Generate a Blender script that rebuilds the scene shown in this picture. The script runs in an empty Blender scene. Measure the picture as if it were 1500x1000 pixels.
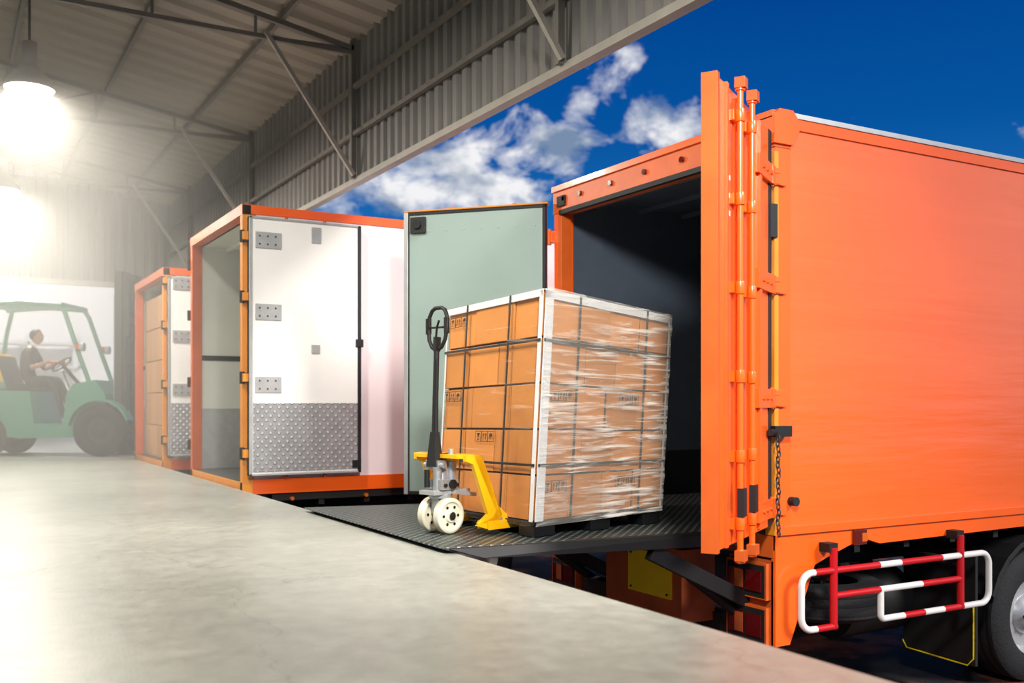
import bpy, bmesh, math, random
from mathutils import Vector, Matrix
random.seed(4)
sc=bpy.context.scene
sc.view_settings.view_transform='Standard'
def lin(c):
    return tuple(((x/255)/12.92 if x/255<=0.04045 else ((x/255+0.055)/1.055)**2.4) for x in c)+(1,)
# ------------------------------------------------------------------ materials
def mat(name,rgb,rough=.5,metal=0,var=.08,scale=8,bump=0,emit=0,coat=0,bscale=None,stretch=(1,1,1),island=0):
    m=bpy.data.materials.new(name); m.use_nodes=True
    nt=m.node_tree; b=nt.nodes['Principled BSDF']
    c=lin(rgb)
    b.inputs['Roughness'].default_value=rough; b.inputs['Metallic'].default_value=metal
    if coat: b.inputs['Coat Weight'].default_value=coat; b.inputs['Coat Roughness'].default_value=.08
    tc=nt.nodes.new('ShaderNodeTexCoord'); mp=nt.nodes.new('ShaderNodeMapping')
    mp.inputs['Scale'].default_value=stretch
    nt.links.new(tc.outputs['Object'],mp.inputs['Vector'])
    n=nt.nodes.new('ShaderNodeTexNoise'); n.inputs['Scale'].default_value=scale; n.inputs['Detail'].default_value=6
    nt.links.new(mp.outputs['Vector'],n.inputs['Vector'])
    mx=nt.nodes.new('ShaderNodeMix'); mx.data_type='RGBA'
    mx.inputs[6].default_value=tuple(x*(1-var*2.2) for x in c[:3])+(1,)
    mx.inputs[7].default_value=tuple(min(1,x*(1+var*1.6)) for x in c[:3])+(1,)
    nt.links.new(n.outputs['Fac'],mx.inputs[0])
    col=mx.outputs[2]
    if island:
        g=nt.nodes.new('ShaderNodeNewGeometry'); h=nt.nodes.new('ShaderNodeHueSaturation')
        r=nt.nodes.new('ShaderNodeMapRange'); r.inputs['To Min'].default_value=1-island; r.inputs['To Max'].default_value=1+island
        nt.links.new(g.outputs['Random Per Island'],r.inputs['Value']); nt.links.new(r.outputs[0],h.inputs['Value'])
        nt.links.new(col,h.inputs['Color']); col=h.outputs['Color']
    nt.links.new(col,b.inputs['Base Color'])
    if bump:
        n2=nt.nodes.new('ShaderNodeTexNoise'); n2.inputs['Scale'].default_value=bscale or scale*4; n2.inputs['Detail'].default_value=5
        nt.links.new(mp.outputs['Vector'],n2.inputs['Vector'])
        bp=nt.nodes.new('ShaderNodeBump'); bp.inputs['Strength'].default_value=bump; bp.inputs['Distance'].default_value=.02
        nt.links.new(n2.outputs['Fac'],bp.inputs['Height']); nt.links.new(bp.outputs['Normal'],b.inputs['Normal'])
        if coat: nt.links.new(bp.outputs['Normal'],b.inputs['Coat Normal'])
    if emit:
        b.inputs['Emission Color'].default_value=c; b.inputs['Emission Strength'].default_value=emit
    return m
def tread(name,rgb,hi,per=.05,rough=.45,metal=.6,vert=False):
    m=mat(name,rgb,rough,metal,var=.15,scale=6)
    nt=m.node_tree; b=nt.nodes['Principled BSDF']; L=nt.links.new
    tc=nt.nodes.new('ShaderNodeTexCoord')
    outs=[]
    for ang in (45,-45):
        mp=nt.nodes.new('ShaderNodeMapping'); a=math.radians(ang)
        mp.inputs['Rotation'].default_value=(0,a,0) if vert else (0,0,a)
        L(tc.outputs['Object'],mp.inputs['Vector'])
        w=nt.nodes.new('ShaderNodeTexWave'); w.inputs['Scale'].default_value=.314/per
        L(mp.outputs['Vector'],w.inputs['Vector']); outs.append(w.outputs['Fac'])
    mu=nt.nodes.new('ShaderNodeMath'); mu.operation='MULTIPLY'
    L(outs[0],mu.inputs[0]); L(outs[1],mu.inputs[1])
    mr=nt.nodes.new('ShaderNodeMapRange'); mr.inputs['From Min'].default_value=.35; mr.inputs['From Max'].default_value=.65; L(mu.outputs[0],mr.inputs['Value'])
    src=b.inputs['Base Color'].links[0].from_socket
    mx=nt.nodes.new('ShaderNodeMix'); mx.data_type='RGBA'; L(mr.outputs[0],mx.inputs[0]); L(src,mx.inputs[6]); mx.inputs[7].default_value=lin(hi)
    L(mx.outputs[2],b.inputs['Base Color'])
    bp=nt.nodes.new('ShaderNodeBump'); bp.inputs['Strength'].default_value=1; bp.inputs['Distance'].default_value=.01
    L(mr.outputs[0],bp.inputs['Height']); L(bp.outputs['Normal'],b.inputs['Normal'])
    return m
ORANGE=mat('orange_paint',(248,98,22),.3,0,.04,2,coat=.5)
ORSIDE=mat('orange_side_sheet',(252,100,8),.4,0,.06,.9,bump=.5,bscale=1.3,coat=1,stretch=(.3,1,3.0))
_b=ORSIDE.node_tree.nodes['Principled BSDF']; _b.inputs['Coat IOR'].default_value=1.62; _b.inputs['Coat Roughness'].default_value=.14
ORFRAME=mat('orange_frame_paint',(208,92,32),.4,0,.14,5)
YELFRAME=mat('amber_post_paint',(222,138,32),.45,0,.1,5)
ORDARK=mat('rusty_orange_paint',(180,86,42),.5,0,.2,6)
YELLOW=mat('yellow_paint',(250,186,10),.35,0,.04,6,coat=.3)
YPLATE=mat('yellow_plate',(255,222,20),.5,0,.06,14)
BLACK=mat('black_rubber',(22,22,24),.6,0,.1,10)
TYRE=mat('tyre_rubber',(28,28,30),.8,0,.15,12,bump=.3)
DARK=mat('dark_chassis_steel',(28,28,30),.55,.3,.2,6)
MASTC=mat('mast_steel',(58,60,64),.5,.4,.2,6)
INNER=mat('truck_interior_liner',(74,84,98),.6,0,.08,5,bump=.1)
INLOW=mat('truck_interior_kickboard',(28,30,34),.6,0,.1,5)
INFLOOR=tread('truck_floor_tread',(70,72,72),(110,112,112))
PLATE=tread('tail_lift_tread',(62,70,70),(135,145,145),.05)
TREADW=tread('door_tread_panel',(168,172,176),(212,214,216),.06,.35,.4,True)
DOORIN=mat('door_liner_grey_green',(148,168,162),.35,0,.04,3)
WHITE=mat('white_panel',(240,240,237),.4,0,.03,3)
PINKW=mat('pinkish_white_panel',(242,226,229),.4,0,.03,2)
INWHITE=mat('white_liner',(218,221,213),.5,0,.05,3)
GREY=mat('grey_steel',(172,174,175),.45,.3,.12,12)
SILV=mat('silver_cast_metal',(175,177,180),.4,.6,.15,20)
ALU=mat('aluminium_rail',(190,192,192),.4,.5,.08,8)
RED=mat('red_paint',(190,20,28),.35,0,.05,8)
WPAINT=mat('white_paint',(225,225,222),.35,0,.04,8)
REDLENS=mat('red_lens',(90,6,8),.12,0,.1,20,coat=1)
AMBER=mat('amber_lens',(200,95,15),.15,0,.05,20,coat=1)
CARTON=mat('cardboard',(198,126,52),.75,0,.08,6,bump=.08,bscale=60,island=.16)
CARTIN=mat('cardboard_shadow_gap',(45,28,18),.9,0,.05,6)
CARTONB=mat('brown_cardboard',(180,136,98),.8,0,.06,6,island=.12)
INK=mat('black_ink',(30,22,18),.7,0,.05,30)
STRAP=mat('black_strap',(18,17,18),.35,0,.08,30)
EDGE=mat('white_edge_board',(215,215,216),.5,0,.05,10,bump=.1)
PLASTIC=mat('black_plastic',(20,21,24),.45,0,.1,10)
CREAM=mat('cream_nylon_wheel',(222,216,192),.4,0,.06,10)
ROOFM=mat('roof_sheet',(146,138,126),.6,.1,.14,1.2,stretch=(.3,3,1))
WALLM=mat('corrugated_wall_sheet',(120,118,115),.55,.2,.12,1.5)
STEELP=mat('painted_steel_beam',(112,108,102),.55,.2,.12,6)
STEELL=mat('light_steel_trim',(155,150,142),.5,.2,.1,6)
EXTW=mat('bright_rendered_wall',(242,240,236),.8,0,.04,1,emit=0)
GREEN=mat('forklift_green_paint',(74,146,122),.4,0,.06,5,coat=.3)
SKIN=mat('skin',(176,120,92),.55,0,.05,20)
HAIR=mat('dark_hair',(24,20,18),.7,0,.2,60)
SHIRT=mat('black_shirt',(24,24,27),.85,0,.12,20,bump=.3)
TROUS=mat('dark_trousers',(46,45,50),.85,0,.12,20,bump=.3)
BULB=mat('lamp_diffuser',(255,240,205),.5,0,0,4,emit=22)
def ramp2(name,stops,scale,rough,bump=.4,bs=40,detail=8):
    m=bpy.data.materials.new(name); m.use_nodes=True
    nt=m.node_tree; b=nt.nodes['Principled BSDF']; L=nt.links.new
    tc=nt.nodes.new('ShaderNodeTexCoord'); n=nt.nodes.new('ShaderNodeTexNoise'); n.inputs['Scale'].default_value=scale; n.inputs['Detail'].default_value=detail
    L(tc.outputs['Object'],n.inputs['Vector']); r=nt.nodes.new('ShaderNodeValToRGB'); L(n.outputs['Fac'],r.inputs[0])
    el=r.color_ramp.elements
    el[0].position=stops[0][0]; el[0].color=lin(stops[0][1]); el[1].position=stops[-1][0]; el[1].color=lin(stops[-1][1])
    for p,c in stops[1:-1]: q=el.new(p); q.color=lin(c)
    L(r.outputs[0],b.inputs['Base Color']); b.inputs['Roughness'].default_value=rough
    v=nt.nodes.new('ShaderNodeTexNoise'); v.inputs['Scale'].default_value=bs; L(tc.outputs['Object'],v.inputs['Vector'])
    bp=nt.nodes.new('ShaderNodeBump'); bp.inputs['Strength'].default_value=bump; bp.inputs['Distance'].default_value=.02
    L(v.outputs['Fac'],bp.inputs['Height']); L(bp.outputs['Normal'],b.inputs['Normal'])
    return m
ASPH=ramp2('stained_asphalt',[(.3,(24,21,20)),(.48,(38,32,30)),(.54,(135,70,58)),(.6,(150,98,84)),(.64,(40,34,32)),(.8,(66,58,54))],1.1,.8)
def concrete():
    m=bpy.data.materials.new('polished_concrete'); m.use_nodes=True
    nt=m.node_tree; b=nt.nodes['Principled BSDF']; L=nt.links.new
    tc=nt.nodes.new('ShaderNodeTexCoord')
    n1=nt.nodes.new('ShaderNodeTexNoise'); n1.inputs['Scale'].default_value=.8; n1.inputs['Detail'].default_value=8; n1.inputs['Roughness'].default_value=.65
    n2=nt.nodes.new('ShaderNodeTexNoise'); n2.inputs['Scale'].default_value=9; n2.inputs['Detail'].default_value=12; n2.inputs['Roughness'].default_value=.75
    v=nt.nodes.new('ShaderNodeTexNoise'); v.inputs['Scale'].default_value=90; v.inputs['Detail'].default_value=3
    for n in (n1,n2,v): L(tc.outputs['Object'],n.inputs['Vector'])
    r=nt.nodes.new('ShaderNodeValToRGB'); r.color_ramp.elements[0].position=.3; r.color_ramp.elements[1].position=.75
    r.color_ramp.elements[0].color=lin((142,145,139)); r.color_ramp.elements[1].color=lin((176,179,170))
    L(n1.outputs['Fac'],r.inputs[0])
    mx=nt.nodes.new('ShaderNodeMix'); mx.data_type='RGBA'; mx.blend_type='MULTIPLY'; mx.inputs[0].default_value=1
    r2=nt.nodes.new('ShaderNodeValToRGB'); r2.color_ramp.elements[0].position=.32; r2.color_ramp.elements[0].color=(.72,.72,.72,1); r2.color_ramp.elements[1].position=.6
    L(n2.outputs['Fac'],r2.inputs[0]); L(r.outputs[0],mx.inputs[6]); L(r2.outputs[0],mx.inputs[7])
    vo=nt.nodes.new('ShaderNodeTexVoronoi'); vo.feature='DISTANCE_TO_EDGE'; vo.inputs['Scale'].default_value=.55
    ns=nt.nodes.new('ShaderNodeTexNoise'); ns.inputs['Scale'].default_value=2; ns.inputs['Detail'].default_value=6; L(tc.outputs['Object'],ns.inputs['Vector'])
    vm=nt.nodes.new('ShaderNodeVectorMath'); vm.operation='MULTIPLY_ADD'; vm.inputs[1].default_value=(.8,.8,.8); L(ns.outputs['Color'],vm.inputs[0]); L(tc.outputs['Object'],vm.inputs[2]); L(vm.outputs[0],vo.inputs['Vector'])
    cr=nt.nodes.new('ShaderNodeMapRange'); cr.inputs['From Max'].default_value=.005; cr.inputs['To Min'].default_value=.75; L(vo.outputs['Distance'],cr.inputs['Value'])
    m2=nt.nodes.new('ShaderNodeMix'); m2.data_type='RGBA'; m2.blend_type='MULTIPLY'; m2.inputs[0].default_value=1; L(mx.outputs[2],m2.inputs[6]); L(cr.outputs[0],m2.inputs[7])
    L(m2.outputs[2],b.inputs['Base Color'])
    rr=nt.nodes.new('ShaderNodeMapRange'); rr.inputs['To Min'].default_value=.22; rr.inputs['To Max'].default_value=.48
    L(n2.outputs['Fac'],rr.inputs['Value']); L(rr.outputs[0],b.inputs['Roughness'])
    bp=nt.nodes.new('ShaderNodeBump'); bp.inputs['Strength'].default_value=.12; bp.inputs['Distance'].default_value=.01
    L(v.outputs['Fac'],bp.inputs['Height']); L(bp.outputs['Normal'],b.inputs['Normal'])
    return m
CONC=concrete()
def wrapmat(name,lo,hi,base,amp,rot=.12):
    m=bpy.data.materials.new(name); m.use_nodes=True
    nt=m.node_tree; L=nt.links.new
    b=nt.nodes['Principled BSDF']; b.inputs['Base Color'].default_value=lin((255,250,242)); b.inputs['Roughness'].default_value=.18
    b.inputs['Specular IOR Level'].default_value=.8
    tc=nt.nodes.new('ShaderNodeTexCoord')
    facs=[]
    for ang,sz,dist in ((rot,26,.5),(-rot*1.6,16,.9)):
        mp=nt.nodes.new('ShaderNodeMapping'); mp.inputs['Rotation'].default_value=(ang*.4,ang,0); mp.inputs['Scale'].default_value=(1.4,1.4,sz)
        n=nt.nodes.new('ShaderNodeTexNoise'); n.inputs['Scale'].default_value=1.6; n.inputs['Detail'].default_value=7; n.inputs['Distortion'].default_value=dist
        L(tc.outputs['Object'],mp.inputs['Vector']); L(mp.outputs['Vector'],n.inputs['Vector'])
        r=nt.nodes.new('ShaderNodeMapRange'); r.inputs['From Min'].default_value=lo; r.inputs['From Max'].default_value=hi
        L(n.outputs['Fac'],r.inputs['Value']); facs.append(r.outputs[0])
    mxm=nt.nodes.new('ShaderNodeMath'); mxm.operation='MAXIMUM'; L(facs[0],mxm.inputs[0]); L(facs[1],mxm.inputs[1])
    big=nt.nodes.new('ShaderNodeTexNoise'); big.inputs['Scale'].default_value=1.7; L(tc.outputs['Object'],big.inputs['Vector'])
    br=nt.nodes.new('ShaderNodeMapRange'); br.inputs['From Min'].default_value=.4; br.inputs['From Max'].default_value=.6; br.inputs['To Min'].default_value=.25*amp; br.inputs['To Max'].default_value=amp
    L(big.outputs['Fac'],br.inputs['Value'])
    mu=nt.nodes.new('ShaderNodeMath'); mu.operation='MULTIPLY'; L(mxm.outputs[0],mu.inputs[0]); L(br.outputs[0],mu.inputs[1])
    ad=nt.nodes.new('ShaderNodeMath'); ad.operation='ADD'; ad.use_clamp=True; ad.inputs[1].default_value=base; L(mu.outputs[0],ad.inputs[0])
    L(ad.outputs[0],b.inputs['Alpha'])
    bp=nt.nodes.new('ShaderNodeBump'); bp.inputs['Strength'].default_value=.12; bp.inputs['Distance'].default_value=.004
    L(mxm.outputs[0],bp.inputs['Height']); L(bp.outputs['Normal'],b.inputs['Normal'])
    return m
WRAPR=wrapmat('stretch_film',.53,.72,.15,.95)
WRAPL=wrapmat('stretch_film_thin',.62,.85,.02,.4)
# ------------------------------------------------------------------ builder
class B:
    def __init__(s): s.v=[];s.f=[];s.m=[];s.sm=[];s.mats=[];s.M=Matrix.Identity(4)
    def mi(s,m):
        if m not in s.mats: s.mats.append(m)
        return s.mats.index(m)
    def add(s,vs,fs,m,smooth=False):
        o=len(s.v); k=s.mi(m)
        s.v+= [tuple(s.M@Vector(p)) for p in vs]
        for f in fs: s.f.append([o+i for i in f]); s.m.append(k); s.sm.append(smooth)
    def box(s,x0,x1,y0,y1,z0,z1,m):
        s.add([(x0,y0,z0),(x1,y0,z0),(x1,y1,z0),(x0,y1,z0),(x0,y0,z1),(x1,y0,z1),(x1,y1,z1),(x0,y1,z1)],
              [(0,3,2,1),(4,5,6,7),(0,1,5,4),(1,2,6,5),(2,3,7,6),(3,0,4,7)],m)
    def hexa(s,p,m): # 8 points, bottom 4 then top 4
        s.add(p,[(0,3,2,1),(4,5,6,7),(0,1,5,4),(1,2,6,5),(2,3,7,6),(3,0,4,7)],m)
    def frame(s,p,q,up=(0,0,1)):
        p=Vector(p);q=Vector(q);d=(q-p).normalized();u=Vector(up)
        if abs(d.dot(u))>.98: u=Vector((1,0,0)) if abs(d.x)<.9 else Vector((0,1,0))
        a=d.cross(u).normalized();b=a.cross(d).normalized();return p,q,d,a,b
    def beam(s,p,q,w,h,m,up=(0,0,1)):
        p,q,d,a,b=s.frame(p,q,up)
        s.hexa([p-a*w/2-b*h/2,p+a*w/2-b*h/2,p+a*w/2+b*h/2,p-a*w/2+b*h/2,q-a*w/2-b*h/2,q+a*w/2-b*h/2,q+a*w/2+b*h/2,q-a*w/2+b*h/2],m)
    def tube(s,pts,r,m,n=12,closed=False,smooth=True):
        pts=[Vector(p) for p in pts]; N=len(pts)
        rs=r if isinstance(r,(list,tuple)) else [r]*N
        vs=[];fs=[];prev=None
        for i,p in enumerate(pts):
            if closed: d=(pts[(i+1)%N]-pts[i-1])
            else: d=pts[min(i+1,N-1)]-pts[max(i-1,0)]
            d.normalize()
            if prev is None:
                u=Vector((0,0,1)) if abs(d.z)<.9 else Vector((1,0,0)); a=d.cross(u).normalized()
            else:
                a=(prev-d*prev.dot(d)).normalized()
            prev=a; b=d.cross(a)
            for k in range(n):
                t=2*math.pi*k/n; vs.append(p+(a*math.cos(t)+b*math.sin(t))*rs[i])
        for i in range(N if closed else N-1):
            j=(i+1)%N
            for k in range(n): fs.append((i*n+k,i*n+(k+1)%n,j*n+(k+1)%n,j*n+k))
        s.add(vs,fs,m,smooth)
        if not closed:
            s.add([vs[k] for k in range(n)],[tuple(range(n))],m); s.add([vs[(N-1)*n+k] for k in range(n)],[tuple(range(n))],m)
    def cyl(s,p,q,r,m,n=24,r2=None): s.tube([p,q],[r,r if r2 is None else r2],m,n)
    def prism(s,pts,ext,m):
        e=Vector(ext);n=len(pts);vs=[Vector(p) for p in pts]+[Vector(p)+e for p in pts]
        s.add(vs,[tuple(range(n)),tuple(range(2*n-1,n-1,-1))]+[(i,(i+1)%n,n+(i+1)%n,n+i) for i in range(n)],m)
    def lathe(s,c,ax,prof,m,n=40,smooth=True): # prof: (axial, radius)
        c=Vector(c);_,_,d,a,b=s.frame(c,c+Vector(ax))
        vs=[];fs=[]
        for h,r in prof:
            for k in range(n):
                t=2*math.pi*k/n; vs.append(c+d*h+(a*math.cos(t)+b*math.sin(t))*r)
        for i in range(len(prof)-1):
            for k in range(n): fs.append((i*n+k,i*n+(k+1)%n,(i+1)*n+(k+1)%n,(i+1)*n+k))
        s.add(vs,fs,m,smooth)
    def ball(s,c,r,m,sc=(1,1,1),n=20,fn=None):
        vs=[];fs=[];h=n//2
        for i in range(h+1):
            th=math.pi*i/h
            for k in range(n):
                ph=2*math.pi*k/n
                p=Vector((math.sin(th)*math.cos(ph)*sc[0],math.sin(th)*math.sin(ph)*sc[1],math.cos(th)*sc[2]))*r
                if fn: p=fn(p)
                vs.append(Vector(c)+p)
        for i in range(h):
            for k in range(n): fs.append((i*n+k,i*n+(k+1)%n,(i+1)*n+(k+1)%n,(i+1)*n+k))
        s.add(vs,fs,m,True)
    def build(s,name,bevel=0,parent=None,seg=2):
        me=bpy.data.meshes.new(name); me.from_pydata(s.v,[],s.f)
        for m in s.mats: me.materials.append(m)
        for i,p in enumerate(me.polygons): p.material_index=s.m[i]; p.use_smooth=s.sm[i]
        bm=bmesh.new(); bm.from_mesh(me); bmesh.ops.recalc_face_normals(bm,faces=bm.faces); bm.to_mesh(me); bm.free()
        o=bpy.data.objects.new(name,me); sc.collection.objects.link(o)
        if bevel:
            b=o.modifiers.new('bevel','BEVEL'); b.width=bevel; b.segments=seg; b.limit_method='ANGLE'; b.angle_limit=math.radians(50); b.harden_normals=False
        if parent: o.parent=parent
        return o
def wheel(b,c,ax,r,w,rim=ALU):
    c=Vector(c); h=w/2
    b.lathe(c,ax,[(-h*.9,r*.6),(-h,r*.66),(-h,r*.9),(-h*.75,r),(h*.75,r),(h,r*.9),(h,r*.66),(h*.9,r*.6)],TYRE,48)
    for k in range(3):
        b.lathe(c,ax,[(-h*.5+k*h*.5-.012,r*1.001),(-h*.5+k*h*.5-.012,r*1.006),(-h*.5+k*h*.5+.012,r*1.006)],BLACK,48)
    b.lathe(c,ax,[(h*.92,r*.62),(h*.8,r*.58),(h*.3,r*.5),(h*.3,r*.3),(h*.75,r*.24),(h*.85,r*.16),(h*.85,.001)],rim,40)
    b.lathe(c,ax,[(-h*.92,r*.62),(-h*.8,r*.58),(-h*.3,r*.5),(-h*.3,r*.3),(-h*.75,r*.24),(-h*.85,r*.16),(-h*.85,.001)],rim,40)
    _,_,d,a,e=b.frame(c,c+Vector(ax))
    for k in range(8):
        t=2*math.pi*k/8; p=c+(a*math.cos(t)+e*math.sin(t))*r*.2
        for sgn in (1,-1): b.cyl(p+d*h*.7*sgn,p+d*h*.95*sgn,r*.03,DARK,8)

GZ=-1.4; DX=2.53
# ------------------------------------------------------------------ room shell
def corr(b,o,u,L,w,H,nrm,per,dep,m):
    o=Vector(o);u=Vector(u);w=Vector(w);nrm=Vector(nrm)
    n=int(L/per);vs=[];fs=[];pts=[]
    for i in range(n):
        for a,h in ((0,0),(.42,0),(.55,1),(.87,1)): pts.append((i*per+a*per,h*dep))
    for a,h in pts:
        p=o+u*a+nrm*h; vs.append(p); vs.append(p+w*H)
    for i in range(len(pts)-1): fs.append((2*i,2*i+2,2*i+3,2*i+1))
    b.add(vs,fs,m)
b=B()
b.box(-7,DX-.09,-5,22.2,-.25,0,CONC)
b.box(DX-.09,8,16.75,22.2,-.25,0,CONC)
b.box(-7,8,22.2,34,-.25,-.002,CONC)
b.build('floor')
b=B()
b.box(DX-.085,DX,-5,16.75,-.25,-.006,CONC); b.box(DX-.3,DX-.03,-5,16.7,GZ,-.25,CONC); b.build('dock_edge',.008)
b=B(); b.box(-7,60,-30,60,GZ-.2,GZ,ASPH)
b.box(5.2,7.5,8.0,8.1,GZ,GZ+.004,YELLOW); b.box(3.6,3.7,7.9,12,GZ,GZ+.004,YELLOW)
b.build('ground')
FX=4.2; FZ0=3.48; FZ1=5.1; SL=.17
b=B(); corr(b,(FX,-5,FZ0),(0,1,0),28.2,(0,0,1),FZ1-FZ0+.06,(1,0,0),.2,.04,WALLM); b.build('wall_right')
b=B(); b.box(FX-.03,FX+.07,-5,22.9,FZ0-.05,FZ0+.015,STEELL)
for z in (4.0,4.55): b.beam((FX-.04,-5,z),(FX-.04,22,z),.05,.05,STEELP)
b.build('trim_1')
b=B()
d=Vector((-1,0,SL)).normalized()
corr(b,(FX+.2,-5,FZ1-.03),(0,1,0),28.2,d,11.6,(0,0,1),.4,.05,ROOFM); b.build('roof')
rz=lambda x: FZ1+SL*(FX-x)
b=B(); corr(b,(-7,22.2,3.35),(1,0,0),11.7,(0,0,1),4.2,(0,1,0),.2,.04,WALLM)
corr(b,(3.15,22.2,0),(1,0,0),1.3,(0,0,1),3.35,(0,1,0),.2,.04,WALLM)
corr(b,(-7,22.2,0),(1,0,0),4,(0,0,1),3.35,(0,1,0),.2,.04,WALLM)
b.box(-3,3.2,22.05,22.2,3.27,3.37,STEELL); b.box(3.1,3.2,22.0,22.2,0,3.35,STEELP); b.box(-.1,0,22.0,22.2,0,3.35,STEELP)
b.build('wall_back')
b=B(); corr(b,(-7,-5,0),(0,1,0),28.2,(0,0,1),7.4,(-1,0,0),.2,.04,WALLM); b.build('wall_left')
# trusses
b=B()
for y in (2,6.5,11,15.5,20):
    zb=4.95
    b.beam((FX-.05,y,rz(FX)-.1),(-6.9,y,rz(-6.9)-.1),.05,.06,STEELP)
    b.beam((FX-.05,y,zb),(-6.9,y,zb),.045,.05,STEELP)
    x=FX-.1; k=0
    while x>-5.5:
        x2=x-1.1
        b.beam((x2,y,zb),(x2,y,rz(x2)-.12),.03,.03,STEELP)
        if k%2==0: b.beam((x,y,rz(x)-.12),(x2,y,zb),.025,.025,STEELP)
        x=x2;k+=1
    b.beam((FX-.06,y-.05,FZ0+.03),(3.1,y-.05,5.0),.045,.045,STEELL)
    b.beam((FX-.05,y,FZ0),(FX-.05,y,FZ1),.05,.06,STEELP)
for i in range(8):
    x=3.3-i*1.25
    b.beam((x,-5,rz(x)-.05),(x,22.1,rz(x)-.05),.05,.07,STEELP)
b.build('roof_truss')
b=B(); b.box(-7,9,33.8,34,0,5,EXTW)
b.build('wall_outside')
b=B()
for i in range(6):
    x=-3.5+i*1.4; b.box(x,x+.08,32.6,32.7,0,2.9,WPAINT); b.box(x,x+.08,33.5,33.6,0,2.9,WPAINT)
for z in (.5,1.2,1.9,2.6): b.box(-3.5,3.6,32.6,33.6,z,z+.07,WPAINT)
b.build('storage_rack')
# ------------------------------------------------------------------ lamps
def lamp(x,y,pw):
    b=B(); z=4.5
    b.cyl((x,y,z+.55),(x,y,rz(x)-.05),.015,DARK,8)
    b.lathe((x,y,z),(0,0,1),[(0,.27),(.02,.28),(.1,.24),(.22,.14),(.28,.09),(.3,.09),(.55,.08),(.56,.001)],ALU,36)
    b.lathe((x,y,z),(0,0,1),[(.012,.265),(.0,.2),(-.02,.001)],BULB,36)
    b.build('high_bay_lamp')
    l=bpy.data.lights.new('lamp_light','AREA'); l.shape='DISK'; l.size=.5; l.energy=pw; l.color=(1,.93,.81)
    o=bpy.data.objects.new('lamp_light',l); o.location=(x,y,z-.06); sc.collection.objects.link(o)
for y,p in ((-2.5,60),(2,65),(6.8,210),(12.8,340),(19.1,480)): lamp(.85,y,p)
for y,p in ((2,40),(12,360)): lamp(-2.9,y,p)
# added fill spot in an invented housing, brightens the pallet stack
b=B(); fp=Vector((1.15,.1,3.9)); tgt=Vector((3.7,5.6,.8)); fd=(tgt-fp).normalized()
b.beam(fp-fd*.12,fp,.5,.3,DARK); b.beam(fp,fp+fd*.01,.46,.26,BULB); b.cyl(fp-fd*.06,(fp.x,fp.y,rz(1.15)-.05),.02,DARK,8)
b.build('added_fill_lamp')
l=bpy.data.lights.new('pallet_fill_spot','SPOT'); l.energy=2200; l.spot_size=math.radians(60); l.spot_blend=.9; l.shadow_soft_size=.35; l.color=(1,.96,.9)
o=bpy.data.objects.new('pallet_fill_spot',l); o.location=fp+fd*.06; o.rotation_euler=(-fd).to_track_quat('Z','Y').to_euler(); sc.collection.objects.link(o)
# dusty air in the far bay of the warehouse
hz=bpy.data.materials.new('dusty_air'); hz.use_nodes=True; nt=hz.node_tree; nt.nodes.clear()
vs=nt.nodes.new('ShaderNodeVolumeScatter'); vs.inputs['Density'].default_value=.06; vs.inputs['Anisotropy'].default_value=.15; vs.inputs['Color'].default_value=(1,.98,.94,1)
ou=nt.nodes.new('ShaderNodeOutputMaterial'); nt.links.new(vs.outputs[0],ou.inputs['Volume'])
b=B(); b.box(-6.8,2.45,8.5,21.9,.01,6.85,hz); b.build('dusty_air')
# ------------------------------------------------------------------ truck body
def body(x0,y0,y1,zf,zt,L,out,inn,low,top,post,lowh,frame=ORFRAME):
    b=B(); t=.05; x1=x0+L
    for ys,yo,yi in ((y0,0,1),(y1,0,-1)):
        a=ys; c=ys+yi*.025; e=ys+yi*t
        b.box(x0+.1,x1,min(a,c),max(a,c),zf-.05,zt-.08,out)
        b.box(x0+.1,x1,min(c,e),max(c,e),zf+lowh,zt-.08,inn)
        e2=ys+yi*(t+.008)
        b.box(x0+.1,x1,min(c,e2),max(c,e2),zf,zf+lowh,low)
    b.box(x0+.1,x1,y0+.01,y1-.01,zt-.06,zt-.01,out); b.box(x0+.1,x1,y0+t,y1-t,zt-.1,zt-.062,inn)
    b.box(x1-.06,x1,y0,y1,zf,zt,out); b.box(x1-.1,x1-.06,y0+t,y1-t,zf,zt-.1,inn)
    b.box(x0,x1,y0+.03,y1-.03,zf-.1,zf,INFLOOR)
    x=x0+.4
    while x<x1-.2: b.box(x,x+.05,y0+t,y1-t,zt-.14,zt-.1,inn); x+=.5
    for ya,yb in ((y0-.012,y0+.06),(y1-.06,y1+.012)): b.box(x0+.08,x1,ya,yb,zt-.09,zt,top)
    return b
# ---- truck 1 (near, orange)
X0,Y0,Y1,ZT,ZF=4.72,4.78,7.48,2.75,-.02
b=body(X0,Y0,Y1,ZF,ZT,6.6,ORSIDE,INNER,INLOW,ORANGE,ORFRAME,.42)
X1=X0+6.6
b.box(X0+.15,X1,Y0-.02,Y0+.05,ZT-.015,ZT+.02,ALU); b.box(X0+.05,X1,Y0+.05,Y1,ZT-.01,ZT+.005,ALU)
for ya,yb,inner in ((Y0-.005,Y0+.09,1),(Y1-.09,Y1+.005,-1)):
    b.box(X0,X0+.14,ya,yb,-.12,ZT,ORANGE)
    if inner==1:
        b.box(X0-.012,X0+.025,ya-.008,yb+.01,ZF,ZT-.25,YELFRAME)
        b.box(X0-.03,X0-.012,yb-.02,yb+.02,ZF,ZT-.22,BLACK)
    else: b.box(X0-.004,X0+.1,ya-.03,ya+.03,ZF,ZT-.25,ORFRAME)
b.box(X0-.01,X0+.14,Y0-.01,Y1+.01,ZT-.22,ZT+.01,ORFRAME)
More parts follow.
